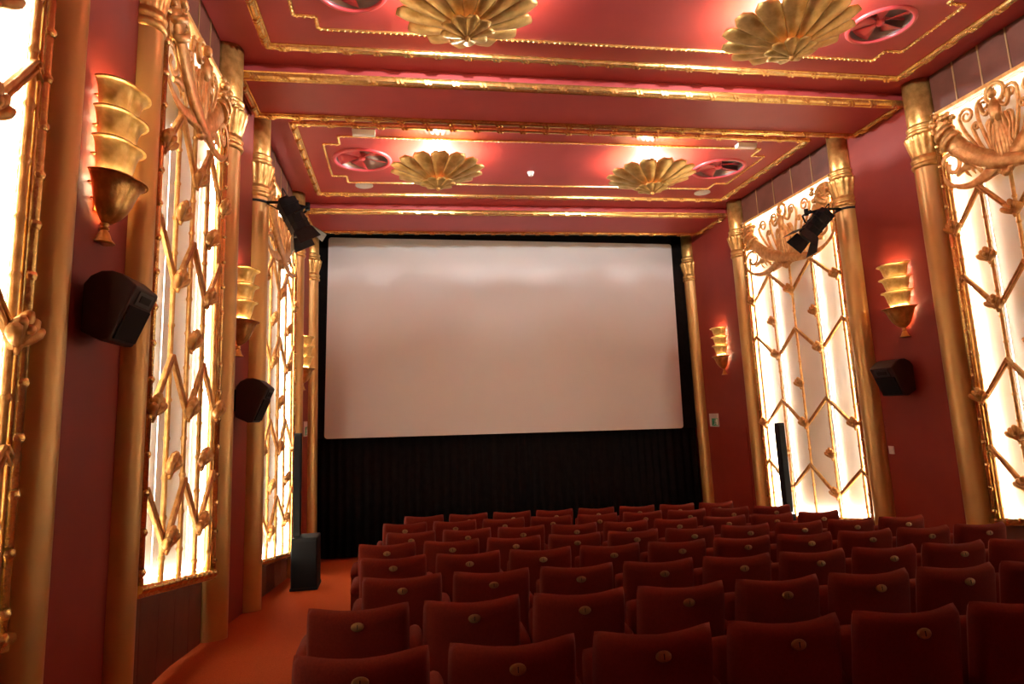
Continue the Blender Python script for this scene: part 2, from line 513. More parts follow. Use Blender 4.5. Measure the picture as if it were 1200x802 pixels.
def crest_parts(W, H, parent, zb):
    """gilded crest: crossed cornucopias with volutes, flowers, tendrils and a robed figure"""
    def P(x, z, d=0.03):
        return (d, x * W, zb + z * H)
    for s in (-1, 1):
        d0 = 0.035 if s < 0 else 0.055
        pth = [(-0.85, 0.79), (-0.69, 0.58), (-0.47, 0.37), (-0.22, 0.23), (0.0, 0.155), (0.20, 0.10), (0.36, 0.06), (0.54, 0.04), (0.75, 0.08), (0.92, 0.19), (0.965, 0.34), (0.90, 0.45), (0.79, 0.475), (0.675, 0.41), (0.67, 0.31), (0.755, 0.25), (0.84, 0.30), (0.81, 0.365)]
        pp = smooth_path(pth, 4)
        n = len(pp)
        rad = []
        for i in range(n):
            t = i / (n - 1)
            rad.append((0.120 - 0.08 * t if t < 0.2 else 0.028 + 0.076 * max(0.0, 1 - (t - 0.2) / 0.28) ** 1.1) * (H ** 0.5))
        b = MB()
        b.tube([P(s * x, z, d0) for x, z in pp], rad, 10, flat=0.36, fdir=(1, 0, 0))
        # raised bands near the mouth
        for i in (1, 3):
            b.tube([P(s * pp[i][0], pp[i][1], d0), P(s * pp[i + 1][0], pp[i + 1][1], d0)], rad[i] * 1.13, 10, flat=0.6, fdir=(1, 0, 0))
        b.build('cornucopia', 'orn', parent)
        # flowers spilling from the mouth
        b = MB()
        rnd = random.Random(5 + s)
        for k in range(16):
            x = -0.98 + rnd.random() * 0.34; z = 0.74 + rnd.random() * 0.23
            b.ball(P(s * x, z, 0.03 + rnd.random() * 0.06), 0.026 + rnd.random() * 0.018, 7, 5)
        for k in range(4):
            x = -0.97 + rnd.random() * 0.2; z = 0.55 + rnd.random() * 0.15
            b.ball(P(s * x, z, 0.04), 0.022, 7, 5)
        b.ball(P(-0.83 * s, 0.85, 0.03), 0.5, 12, 8, (0.10, 0.32 * W, 0.24 * H))
        b.tube([P(-0.88 * s, 0.80, 0.03), P(-0.88 * s, 0.52, 0.03)], 0.05, 8, flat=0.5, fdir=(1, 0, 0))
        b.build('flower_cluster', 'orn', parent)
        # acanthus leaf between volute and cornucopia
        b = MB()
        lf = smooth_path([(0.74, 0.20), (0.64, 0.24), (0.52, 0.25), (0.42, 0.22), (0.36, 0.13)], 4)
        b.tube([P(s * x, z, 0.03) for x, z in lf], [0.020 + 0.026 * sin(pi * i / (len(lf) - 1)) for i in range(len(lf))], 7, flat=0.5, fdir=(1, 0, 0))
        for (x, z, x2, z2) in ((0.62, 0.24, 0.56, 0.33), (0.54, 0.25, 0.47, 0.31), (0.60, 0.22, 0.52, 0.13), (0.50, 0.24, 0.45, 0.14)):
            b.tube([P(s * x, z, 0.03), P(s * (x + x2) / 2, (z + z2) / 2, 0.04), P(s * x2, z2, 0.03)], [0.018, 0.017, 0.006], 6, flat=0.6, fdir=(1, 0, 0))
        b.build('acanthus_leaf', 'orn', parent)
        # tendrils with curled ends
        tend = [
            ([(-0.28, 0.30), (-0.42, 0.50), (-0.53, 0.68), (-0.565, 0.80)], (-0.455, 0.805, 0.095, 0.022, pi, -1.45)),
            ([(-0.24, 0.29), (-0.33, 0.45), (-0.385, 0.62)], (-0.335, 0.645, 0.045, 0.012, pi, -1.3)),
            ([(-0.15, 0.27), (-0.23, 0.50), (-0.285, 0.70), (-0.29, 0.82)], (-0.19, 0.835, 0.085, 0.02, pi, -1.45)),
            ([(-0.12, 0.26), (-0.16, 0.42), (-0.175, 0.57)], (-0.125, 0.60, 0.045, 0.012, pi, -1.3)),
            ([(-0.82, 0.60), (-0.86, 0.56), (-0.92, 0.55)], (-0.93, 0.60, 0.045, 0.012, -pi / 2, -1.2)),
        ]
        for pts, (cx, cz, r0, r1, a0, tr) in tend:
            sp = smooth_path(pts, 4)
            asp = H / W
            sp2 = [(cx + (x - cx) * asp, z) for x, z in spiral(cx, cz, r0, r1, a0, tr, 16)]
            allp = sp + sp2
            m = len(allp)
            b = MB()
            b.tube([P(s * x, z, 0.03) for x, z in allp], [0.022 - 0.009 * i / m for i in range(m)], 7)
            b.build('tendril', 'orn', parent)
    # robed figure in the centre
    b = MB()
    for k in range(-3, 4):
        x0 = 0.018 * k; x1 = 0.050 * k
        pts = [P(x0 * 0.6, 0.66, 0.07)]
        for q in range(1, 8):
            t = q / 7
            wob = 0.018 * sin(t * 9 + k * 1.7)
            pts.append(P(x0 * 0.6 + (x1 - x0 * 0.6) * t + wob * (0.4 + 0.12 * abs(k)), 0.66 - 0.52 * t, 0.065 - 0.01 * abs(k)))
        b.tube(pts, [0.030, 0.036, 0.038, 0.036, 0.036, 0.034, 0.030, 0.016], 8)
    b.tube([P(0, 0.56, 0.065), P(0, 0.66, 0.07), P(0, 0.74, 0.075), P(0, 0.79, 0.07), P(0, 0.83, 0.065)], [0.055, 0.062, 0.070, 0.045, 0.022], 10, flat=0.6, fdir=(1, 0, 0))
    b.ball(P(0, 0.885, 0.075), 0.052, 10, 7, (0.9, 0.85, 1.1))
    ring = [P(0.105 * cos(a) * H / W * 1.0, 0.885 + 0.105 * sin(a), 0.035) for a in [2 * pi * i / 20 for i in range(20)]]
    b.tube(ring, 0.024, 7, closed=True)
    for s in (-1, 1):
        arm = smooth_path([(0.05 * s, 0.77), (0.14 * s, 0.70), (0.19 * s, 0.76), (0.21 * s, 0.86)], 4)
        b.tube([P(x, z, 0.06) for x, z in arm], [0.022] * (len(arm) - 1) + [0.012], 7)
        drp = smooth_path([(0.10 * s, 0.64), (0.15 * s, 0.50), (0.11 * s, 0.38), (0.16 * s, 0.24), (0.13 * s, 0.14)], 4)
        b.tube([P(x, z, 0.045) for x, z in drp], 0.017, 7)
    b.build('robed_figure', 'orn', parent)
    b = MB()
    b.ball(P(0, 0.02, 0.05), 0.05, 10, 6, (0.7, 1.2, 0.9))
    for s in (-1, 1):
        b.ball(P(0.06 * s, 0.045, 0.05), 0.032, 8, 5)
        b.tube([P(0.0, 0.0, 0.05), P(0.10 * s, 0.06, 0.05), P(0.22 * s, 0.045, 0.04)], [0.03, 0.026, 0.012], 7)
    b.build('centre_boss', 'orn', parent)

def grille(side, bay, V, zb_near, zb_far, label):
    cols = LCOL if side == 'left' else RCOL
    X = XL if side == 'left' else XR
    i, j = BAYS[bay]
    y0 = cols[i] + CR[i] + 0.01; y1 = cols[j] - CR[j] - 0.01
    w = y1 - y0; yc = (y0 + y1) / 2
    xg = X + ((0.005, 0.035, 0.015)[bay] if side == 'left' else -0.01)
    rz = 0.0 if side == 'left' else pi
    sg = 1 if side == 'left' else -1
    zlo = min(zb_near, zb_far)
    t = thing('grille_light_panel', (xg, yc, zlo), label, 'wall light', 'tall backlit gilded grilles along the walls', (0, 0, rz))
    def zbot(u):      # u local
        return zb_near + (zb_far - zb_near) * (sg * u + w / 2) / w - zlo
    top = 4.82 - zlo
    # white enamel light box: back and returns
    bx = MB()
    hw = w / 2
    bx.box(-0.115, -0.10, -hw, hw, zbot(0) - 0.25, top + 0.05)
    bx.build('backing_panel', 'white', t)
    for e in (-1, 1):
        bx = MB(); bx.box(-0.10, -0.012, min(e * hw, e * (hw - 0.012)), max(e * hw, e * (hw - 0.012)), zbot(e * hw) - 0.05, top + 0.05)
        bx.build('side_return', 'white', t)
    # edge tubes, plus pairs behind the rods added to widen and fill the glow
    tr = (0.0055, 0.0042, 0.0115)[bay]
    sp = (w - 0.33) / 4 if bay == 2 else (w - 0.22) / 4
    for u in (-(hw - 0.05), -2 * sp, 2 * sp, hw - 0.05):
        b = MB()
        b.tube([(-0.05, u, zbot(u) + 0.04), (-0.05, u, top - 0.06)], tr, 8)
        b.build('light_tube', 'tube', t)
    for u in (-sp, sp):  # weak pair added to brighten the middle of the backing
        b = MB()
        b.tube([(-0.05, u, zbot(u) + 0.04), (-0.05, u, top - 0.95)], tr * 0.28, 8)
        b.build('light_tube', 'tube', t)
    b = MB(); b.tube([(-0.05, -hw + 0.08, zbot(-hw) + 0.05), (-0.05, hw - 0.08, zbot(hw) + 0.05)], tr * 1.2, 8)
    b.build('light_tube', 'tube', t)
    b = MB(); b.tube([(-0.05, -hw + 0.08, top - 0.05), (-0.05, hw - 0.08, top - 0.05)], tr * 0.75, 8)
    b.build('light_tube', 'tube', t)
    # frame
    for e in (-1, 1):
        u = e * (hw - 0.045)
        L = top - zbot(u)
        link('frame_stile', stile_mesh(L, 0), t, loc=(0.0, u, zbot(u)))
    b = MB()
    za, zbb = zbot(-hw), zbot(hw)
    b.hexa([(-0.04, -hw, za - 0.05), (0.05, -hw, za - 0.05), (0.05, hw, zbb - 0.05), (-0.04, hw, zbb - 0.05), (-0.04, -hw, za + 0.02), (0.05, -hw, za + 0.02), (0.05, hw, zbb + 0.02), (-0.04, hw, zbb + 0.02)])
    b.tube([(0.05, -hw, za), (0.05, hw, zbb)], 0.026, 8)
    k = int(w / 0.13)
    for q in range(k):
        u = -hw + (q + 0.5) * w / k
        b.ball((0.058, u, zbot(u)), 0.032, 7, 5, (0.8, 0.8, 1.0))
    b.build('bottom_rail', 'goldbright', t)
    b = MB(); b.box(-0.03, 0.03, -hw, hw, top - 0.02, top + 0.02)
    b.build('top_rail', 'orn', t)
    # uprights
    us = [(-2 + q) * sp for q in range(5)]
    crest0 = V[0] + 0.44 - zlo
    for q, u in enumerate(us):
        L = crest0 + (0.02 if q in (1, 3) else 0.14) - zbot(u)
        if q in (0, 4): L = crest0 + 0.40 - zbot(u)
        link('upright_rod', rod_mesh(L, seed=q), t, loc=(0, u, zbot(u)))
    amp = 0.42
    L = sqrt(sp * sp + amp * amp)
    BM = bar_mesh(L + 0.02)
    edge = hw - 0.07
    for r, zv in enumerate(V):
        z = zv - zlo
        for q in range(4):
            vleft = (q + r) % 2 == 0       # V at left node
            a = atan2(amp, sp) * (1 if vleft else -1)
            link('zigzag_bar', BM, t, loc=(0.012 if vleft else 0.016, (us[q] + us[q + 1]) / 2, z + amp / 2), rot=(a, 0, 0))
        # short ends into the frame
        for e, q in ((-1, 0), (1, 4)):
            isV = (q + r) % 2 == 0
            du = edge - abs(us[q])
            dz = du * amp / sp
            l2 = sqrt(du * du + dz * dz) + 0.02
            zz = z + (dz / 2 if isV else amp - dz / 2)
            a = atan2(dz, du) * e * (1 if isV else -1)
            link('zigzag_bar', bar_mesh(l2), t, loc=(0.014, e * (abs(us[q]) + du / 2), zz), rot=(a, 0, 0))
        for q in range(5):
            if (q + r) % 2 == 0:
                link('rosette', ROS, t, loc=(0.03, us[q], z + 0.065), scale=(1.3, 1.35, 1.3))
    for r in range(len(V) - 1):
        for q in (1, 2, 3):
            if (q + r) % 2 == 1:
                link('rosette', ROS, t, loc=(0.03, us[q], (V[r] + amp + V[r + 1]) / 2 - 0.09 - zlo), scale=(1.3, 1.35, 1.3))
    crest_parts(hw - 0.02, 4.80 - (V[0] + 0.42), t, crest0 - 0.02)
    # boards above and below, pieces of the wall
    nb = 5
    zt0, zt1 = 4.845, ZC
    wall = WALL[side]
    for q in range(nb):
        ya = y0 + w * q / nb + 0.008; yb = y0 + w * (q + 1) / nb - 0.008
        d0, d1 = (X - 0.12, X - 0.02) if side == 'left' else (X + 0.02, X + 0.12)
        b = MB(); b.box(d0, d1, ya, yb, zt0, zt1); b.build('upper_board', 'wood', wall)
        b = MB()
        def zw(y): return zb_near + (zb_far - zb_near) * (y - y0) / w - 0.05
        def zf(y): return zfloor(X, y) - 0.02
        b.hexa([(d0, ya, zf(ya)), (d1, ya, zf(ya)), (d1, yb, zf(yb)), (d0, yb, zf(yb)), (d0, ya, zw(ya)), (d1, ya, zw(ya)), (d1, yb, zw(yb)), (d0, yb, zw(yb))])
        b.build('lower_board', 'wood', wall)
        if q:
            yy = y0 + w * q / nb
            xs_ = X - 0.024 if side == 'left' else X + 0.024
            b = MB(); b.box(xs_ - 0.012, xs_ + 0.012, yy - 0.008, yy + 0.008, zt0, zt1 - 0.002); b.build('board_strip', 'strip', wall)
            b = MB(); b.box(xs_ - 0.006, xs_ + 0.006, yy - 0.008, yy + 0.008, zf(yy), zw(yy)); b.build('board_strip', 'wood', wall)
    return t

VA = [3.75, 2.85, 1.96, 1.09]
V2L = [3.52, 2.60, 1.66, 0.76]
V2R = [3.38, 2.46, 1.50, 0.60]
V3 = [3.32, 2.32, 1.20, 0.20]
grille('left', 0, VA, 0.98, 0.73, 'tall backlit gilded grille cut off by the left edge of the photo')
grille('left', 1, V2L, 0.60, 0.33, 'tall backlit gilded grille on the left wall after the largest sconce')
grille('left', 2, V3, 0.04, -0.33, 'narrow-looking backlit gilded grille on the left wall nearest the screen')
grille('right', 0, VA, 0.90, 0.65, 'tall backlit gilded grille on the right wall beside the viewer')
grille('right', 1, V2R, 0.50, 0.24, 'tall backlit gilded grille cut off by the right edge of the photo')
grille('right', 2, V3, -0.02, -0.33, 'tall backlit gilded grille on the right wall behind the spotlight')

# ------------------------------------------------------------------ ceiling lamps
def lamp_meshes():
    n = 14
    def petal(r0, r1, half, zf, thick_u=0.035, nv=8, nr=10):
        b = MB(); vs = []
        for i in range(nr + 1):
            t = i / nr
            r = r0 + (r1 - r0) * t
            # rounded outer end
            k = 1.0 if t < 0.82 else sqrt(max(0.0, 1 - ((t - 0.82) / 0.18) ** 2 * 0.85))
            for j in range(nv + 1):
                q = -1 + 2 * j / nv
                a = half * q * k
                trough = thick_u * (1 - (abs(q)) ** 2.2) * (0.4 + 0.8 * t)
                rr = r - 0.03 * (q * q) * t
                vs.append((rr * cos(a), rr * sin(a), zf(t) - trough))
        fs = [(i * (nv + 1) + j, i * (nv + 1) + j + 1, (i + 1) * (nv + 1) + j + 1, (i + 1) * (nv + 1) + j) for i in range(nr) for j in range(nv)]
        b.add(vs, fs)
        return b
    outer = petal(0.10, 0.68, pi / n * 1.02, lambda t: -0.20 + 0.20 * t ** 1.15, 0.020)
    inner = petal(0.03, 0.265, pi / 9 * 1.04, lambda t: -0.295 + 0.075 * t ** 1.1, 0.014, 6, 7)
    fin = MB()
    fin.lathe([(0.001, -0.345), (0.018, -0.338), (0.028, -0.322), (0.02, -0.305), (0.034, -0.295), (0.045, -0.28), (0.001, -0.26)], 14)
    stem = MB()
    stem.lathe([(0.02, -0.28), (0.02, 0.03)], 14)
    for k in range(3):
        a = 2 * pi * k / 3 + 0.3
        stem.tube([(0.35 * cos(a), 0.35 * sin(a), -0.10), (0.30 * cos(a), 0.30 * sin(a), 0.203)], 0.006, 6)
        stem.tube([(0.35 * cos(a), 0.35 * sin(a), -0.10), (0.0, 0.0, -0.20)], 0.006, 6)
    return outer.mesh('outer_petal', 'lampgold'), inner.mesh('inner_petal', 'lampgold'), fin.mesh('finial', 'gold'), stem.mesh('stem', 'gold')
LM = lamp_meshes()
def ceiling_lamp(x, y, z, sc, label, pw=1.0):
    t = thing('ceiling_lamp', (x, y, z), label, 'ceiling light', 'gilded flower-shaped ceiling lamps')
    t.scale = (sc, sc, 1.0)
    for k in range(14):
        solid(link('outer_petal', LM[0], t, rot=(0, 0, 2 * pi * (k + 0.5) / 14)), 0.006)
    for k in range(9):
        solid(link('inner_petal', LM[1], t, rot=(0, 0, 2 * pi * k / 9)), 0.005)
    link('finial', LM[2], t); link('stem', LM[3], t)
    b = MB(); b.lathe([(0.03, 0.02), (0.035, 0.03), (0.035, 0.075), (0.001, 0.08)], 14)
    b.build('bulb_socket', 'gold', t)
    ld = bpy.data.lights.new('lamp_bulb', 'POINT')
    ld.energy = BULB * pw; ld.color = (1.0, 0.97, 0.94); ld.shadow_soft_size = 0.035
    lo = bpy.data.objects.new('lamp_bulb', ld); col.objects.link(lo); lo.parent = t; lo.location = (0, 0, 0.122)
    return t
ceiling_lamp(0.56, 8.95, 5.13, 1.0, 'gilded flower-shaped ceiling lamp, left of the two nearer the screen')
ceiling_lamp(3.82, 8.98, 5.13, 1.0, 'gilded flower-shaped ceiling lamp, right of the two nearer the screen')
ceiling_lamp(0.61, 5.17, 5.13, 0.92, 'gilded flower-shaped ceiling lamp cut by the top edge, on the left')
ceiling_lamp(3.715, 5.18, 5.13, 0.92, 'gilded flower-shaped ceiling lamp near the top right corner of the photo')

ceiling_lamp(0.61, 2.35, 5.13, 0.92, 'added gilded flower-shaped fill lamp on the left, overhead and out of the photo', 0.2)  # these four lamps are added out of view to fill seat backs and columns
ceiling_lamp(3.715, 2.35, 5.13, 0.92, 'added gilded flower-shaped fill lamp on the right, overhead and out of the photo', 0.2)
ceiling_lamp(0.61, -1.1, 5.13, 0.92, 'added gilded flower-shaped fill lamp on the left at the rear of the hall', 0.2)
ceiling_lamp(3.715, -1.1, 5.13, 0.92, 'added gilded flower-shaped fill lamp on the right at the rear of the hall', 0.2)

# ------------------------------------------------------------------ ceiling vent fans
def fan(x, y, r, label):
    t = thing('ceiling_vent_fan', (x, y, ZC), label, 'vent', 'round ceiling vents with red fan blades')
    b = MB()
    b.lathe([(r * HOLE, 0.0), (r * HOLE, -0.018), (r * 0.90, -0.026), (r * 0.97, -0.022), (r, -0.010), (r, 0.0)], 40)
    b.build('rim_ring', 'fanred', t)
    b = MB()
    b.lathe([(r * HOLE, 0.004), (r * HOLE, 0.11), (0.001, 0.11)], 40)
    b.build('vent_duct', 'fangrey', t)
    n = 5
    vs = []
    for i in range(5):
        q = 0.10 + 0.72 * i / 4
        for j in range(4):
            a = (-1 + 2 * j / 3) * (0.30 + 0.02 * i)
            vs.append((r * q * cos(a), r * q * sin(a), 0.035 + r * 0.13 * q * (-1 + 2 * j / 3)))
    fs = [(i * 4 + j, i * 4 + j + 1, (i + 1) * 4 + j + 1, (i + 1) * 4 + j) for i in range(4) for j in range(3)]
    bb = MB(); bb.add(vs, fs); me = bb.mesh('fan_blade', 'fanred')
    for k in range(n):
        solid(link('fan_blade', me, t, rot=(0, 0, 2 * pi * k / n + 0.5)), 0.006)
    b = MB(); b.lathe([(0.001, -0.01), (r * 0.10, 0.0), (r * 0.13, 0.03), (r * 0.13, 0.10), (0.001, 0.10)], 20)
    b.build('hub', 'fanred', t)
    b = MB()
    b.tube([(-r * HOLE, 0.0, 0.085), (r * HOLE, 0.0, 0.085)], 0.012, 6)
    b.build('strut', 'fanred', t)
fan(*FANS[0], 'round red ceiling vent fan left of the far left ceiling lamp')
fan(*FANS[1], 'round red ceiling vent fan right of the far right ceiling lamp')
fan(*FANS[2], 'round red ceiling vent fan cut by the top edge of the photo')
fan(*FANS[3], 'round red ceiling vent fan right of the near right ceiling lamp')

# ------------------------------------------------------------------ small ceiling fittings
def vent_box(x, y, label):
    t = thing('emergency_light', (x, y, ZC), label, 'light fitting', 'white boxes on the ceiling')
    b = MB(); b.box(-0.15, 0.15, -0.06, 0.06, -0.012, 0.0); b.build('mount_plate', 'plastic', t)
    b = MB(); b.prism([(-0.055, -0.012), (0.055, -0.012), (0.04, -0.06), (-0.04, -0.06)], 'x', -0.145, 0.145); b.build('cover', 'plastic', t)
vent_box(-0.44, 8.24, 'white oblong box on the ceiling above the left vent fan')
vent_box(5.02, 8.27, 'white oblong box on the ceiling above the right vent fan')
def disc(x, y, label):
    t = thing('ceiling_speaker', (x, y, ZC), label, 'ceiling speaker', 'round white ceiling speakers')
    b = MB(); b.lathe([(0.14, 0.0), (0.14, -0.012), (0.125, -0.016), (0.12, -0.010)], 28); b.build('rim', 'plastic', t)
    b = MB(); b.lathe([(0.12, -0.008), (0.08, -0.013), (0.001, -0.015)], 28); b.build('grille', 'plastic', t)
disc(-0.545, 10.27, 'round white ceiling speaker below the left vent fan')
disc(5.33, 10.33, 'round white ceiling speaker below the right vent fan')
t = thing('smoke_detector', (2.06, 9.55, ZC), 'small white smoke detector in the middle of the ceiling', 'smoke detector')
b = MB(); b.lathe([(0.055, 0.0), (0.055, -0.02), (0.05, -0.025), (0.001, -0.025)], 20); b.build('base', 'plastic', t)
b = MB(); b.lathe([(0.038, -0.025), (0.042, -0.05), (0.03, -0.065), (0.001, -0.068)], 20); b.build('sensor_cap', 'plastic', t)

# ------------------------------------------------------------------ sconces
def sconce_meshes():
    def lob(w, z, r):
        return 1.0 + 0.10 * abs(sin(2.5 * (w + pi / 2))) ** 0.8 - 0.05
    A0, A1 = -pi / 2, pi / 2
    cup = MB()
    cup.lathe([(0.128, 0.0), (0.146, 0.025), (0.168, 0.075), (0.182, 0.125), (0.198, 0.160), (0.224, 0.183), (0.246, 0.192), (0.254, 0.182)], 60, a0=A0, a1=A1, rfun=lob)
    bowl = MB()
    bowl.lathe([(0.020, -0.25), (0.050, -0.240), (0.092, -0.215), (0.132, -0.175), (0.162, -0.125), (0.186, -0.07), (0.208, -0.032), (0.238, -0.009), (0.258, -0.002), (0.262, -0.009)], 40, a0=A0, a1=A1, rfun=lob)
    knot = MB()
    knot.lathe([(0.012, -0.245), (0.030, -0.252), (0.032, -0.263), (0.018, -0.270), (0.032, -0.277), (0.032, -0.288), (0.016, -0.295)], 14, c=(0.035, 0, 0))
    tas = MB()
    tas.lathe([(0.014, -0.29), (0.032, -0.302), (0.040, -0.320), (0.050, -0.345), (0.072, -0.365), (0.076, -0.369), (0.001, -0.366)], 18, c=(0.035, 0, 0))
    plate = MB()
    plate.box(0.0, 0.012, -0.10, 0.10, -0.20, 0.48)
    lamp = MB()
    lamp.tube([(0.004 + 0.150 * cos(a), 0.150 * sin(a), 0.0) for a in [-pi / 2 + pi * k / 14 for k in range(15)]], 0.006, 6)
    trim = MB()
    for e in (-1, 1):
        pts = [(0.012, e * 0.252, 0.0), (0.012, e * 0.19, -0.12), (0.012, e * 0.12, -0.26), (0.012, e * 0.04, -0.35)]
        trim.tube(pts, 0.008, 6)
    return dict(cup=cup.mesh('cup', 'cupgold'), bowl=bowl.mesh('bowl', 'gold'), knot=knot.mesh('knot', 'gold'), tassel=tas.mesh('tassel', 'gold'), back_plate=plate.mesh('back_plate', 'gold'), light_tube=lamp.mesh('light_tube', 'stube'))
SC = sconce_meshes()
def sconce(side, y, ztop, label, k=1.0):
    X = XL if side == 'left' else XR
    t = thing('wall_sconce', (X, y, ztop - 0.55 * k), label, 'wall light', 'gilded tiered wall sconces', (0, 0, 0 if side == 'left' else pi))
    t.scale = (k * 0.76, k * 0.95, k)
    g = 0.03
    for i in range(3):
        solid(link('cup', SC['cup'], t, loc=(g, 0, 0.015 + i * 0.172), scale=(1 - 0.03 * (2 - i), 1 - 0.03 * (2 - i), 1)), 0.008, -1)
    solid(link('bowl', SC['bowl'], t, loc=(g, 0, 0)), 0.008, -1)
    for zz in (-0.030, 0.145, 0.320, 0.485):
        link('light_tube', SC['light_tube'], t, loc=(g, 0, zz))
    for nme in ('knot', 'tassel', 'back_plate'):
        link(nme, SC[nme], t)
    b = MB()
    for zz, wv in ((0.11, 0.17), (0.28, 0.17), (0.46, 0.17), (-0.06, 0.18), (-0.14, 0.14)):
        b.tube([(0.004, -wv, zz), (g + 0.01, -wv, zz)], 0.006, 6); b.tube([(0.004, wv, zz), (g + 0.01, wv, zz)], 0.006, 6)
        b.tube([(0.012, -wv, zz), (0.012, wv, zz)], 0.005, 6)
    b.build('bracket', 'bronze', t)
SCK = 1.0
sconce('left', 3.92, 3.55, 'large gilded sconce with three stacked cups on the left wall, nearest', SCK)
sconce('left', 7.08, 3.20, 'gilded sconce with three stacked cups on the left wall, second from the viewer', SCK)
sconce('left', 11.60, 3.05, 'gilded sconce with three stacked cups on the left wall beside the screen', SCK)
sconce('right', 7.10, 3.24, 'gilded sconce with three stacked cups above the right wall speaker', SCK)
sconce('right', 11.78, 3.08, 'gilded sconce with three stacked cups on the right wall beside the screen', SCK)
sconce('right', 3.88, 3.50, 'gilded sconce with three stacked cups on the right wall beside the viewer', SCK)

# ------------------------------------------------------------------ wall speakers
def wall_speaker(side, y, ztop, label, k=1.0):
    X = XL if side == 'left' else XR
    t = thing('wall_speaker', (X, y, ztop - 0.45), label, 'speaker', 'maroon surround speakers on the walls', (0, 0, 0 if side == 'left' else pi))
    t.scale = (k, k, k)
    hw = 0.19
    # cabinet: side profile (depth, z), arched top
    prof = [(0.05, 0.06), (0.05, 0.36), (0.09, 0.415), (0.15, 0.445), (0.21, 0.445), (0.27, 0.425), (0.36, 0.345), (0.215, 0.0), (0.17, 0.0)]
    b = MB()
    b.prism(prof, 'y', -hw, hw)
    o = b.build('cabinet', 'maroon', t)
    md = o.modifiers.new('bevel', 'BEVEL'); md.width = 0.012; md.segments = 2
    # front cloth panel and horn on the sloping face
    fx, fz = 0.36 - 0.215, 0.345
    L = sqrt(fx * fx + fz * fz); ux, uz = fx / L, fz / L; nx, nz = uz, -ux
    def fp(a, d): return (0.215 + ux * L * a + nx * d, uz * L * a + nz * d)
    b = MB(); b.prism([fp(0.06, -0.005), fp(0.06, 0.012), fp(0.66, 0.012), fp(0.66, -0.005)], 'y', -hw + 0.025, hw - 0.025); b.build('front_cloth', 'mesh', t)
    b = MB(); b.prism([fp(0.70, -0.005), fp(0.70, 0.010), fp(0.94, 0.010), fp(0.94, -0.005)], 'y', -hw * 0.62, hw * 0.62)
    h = b.build('horn', 'greymetal', t)
    b = MB(); b.prism([fp(0.76, 0.008), fp(0.76, 0.014), fp(0.88, 0.014), fp(0.88, 0.008)], 'y', -hw * 0.42, hw * 0.42); b.build('horn_mouth', 'blackplastic', h)
    b = MB(); b.box(0.0, 0.06, -0.07, 0.07, 0.12, 0.34); b.build('wall_bracket', 'blackplastic', t)
wall_speaker('left', 3.84, 2.49, 'maroon wall speaker under the largest sconce on the left wall', 0.85)
wall_speaker('left', 7.12, 2.05, 'maroon wall speaker under the second sconce on the left wall')
wall_speaker('right', 7.20, 2.05, 'maroon wall speaker under the sconce on the right wall')

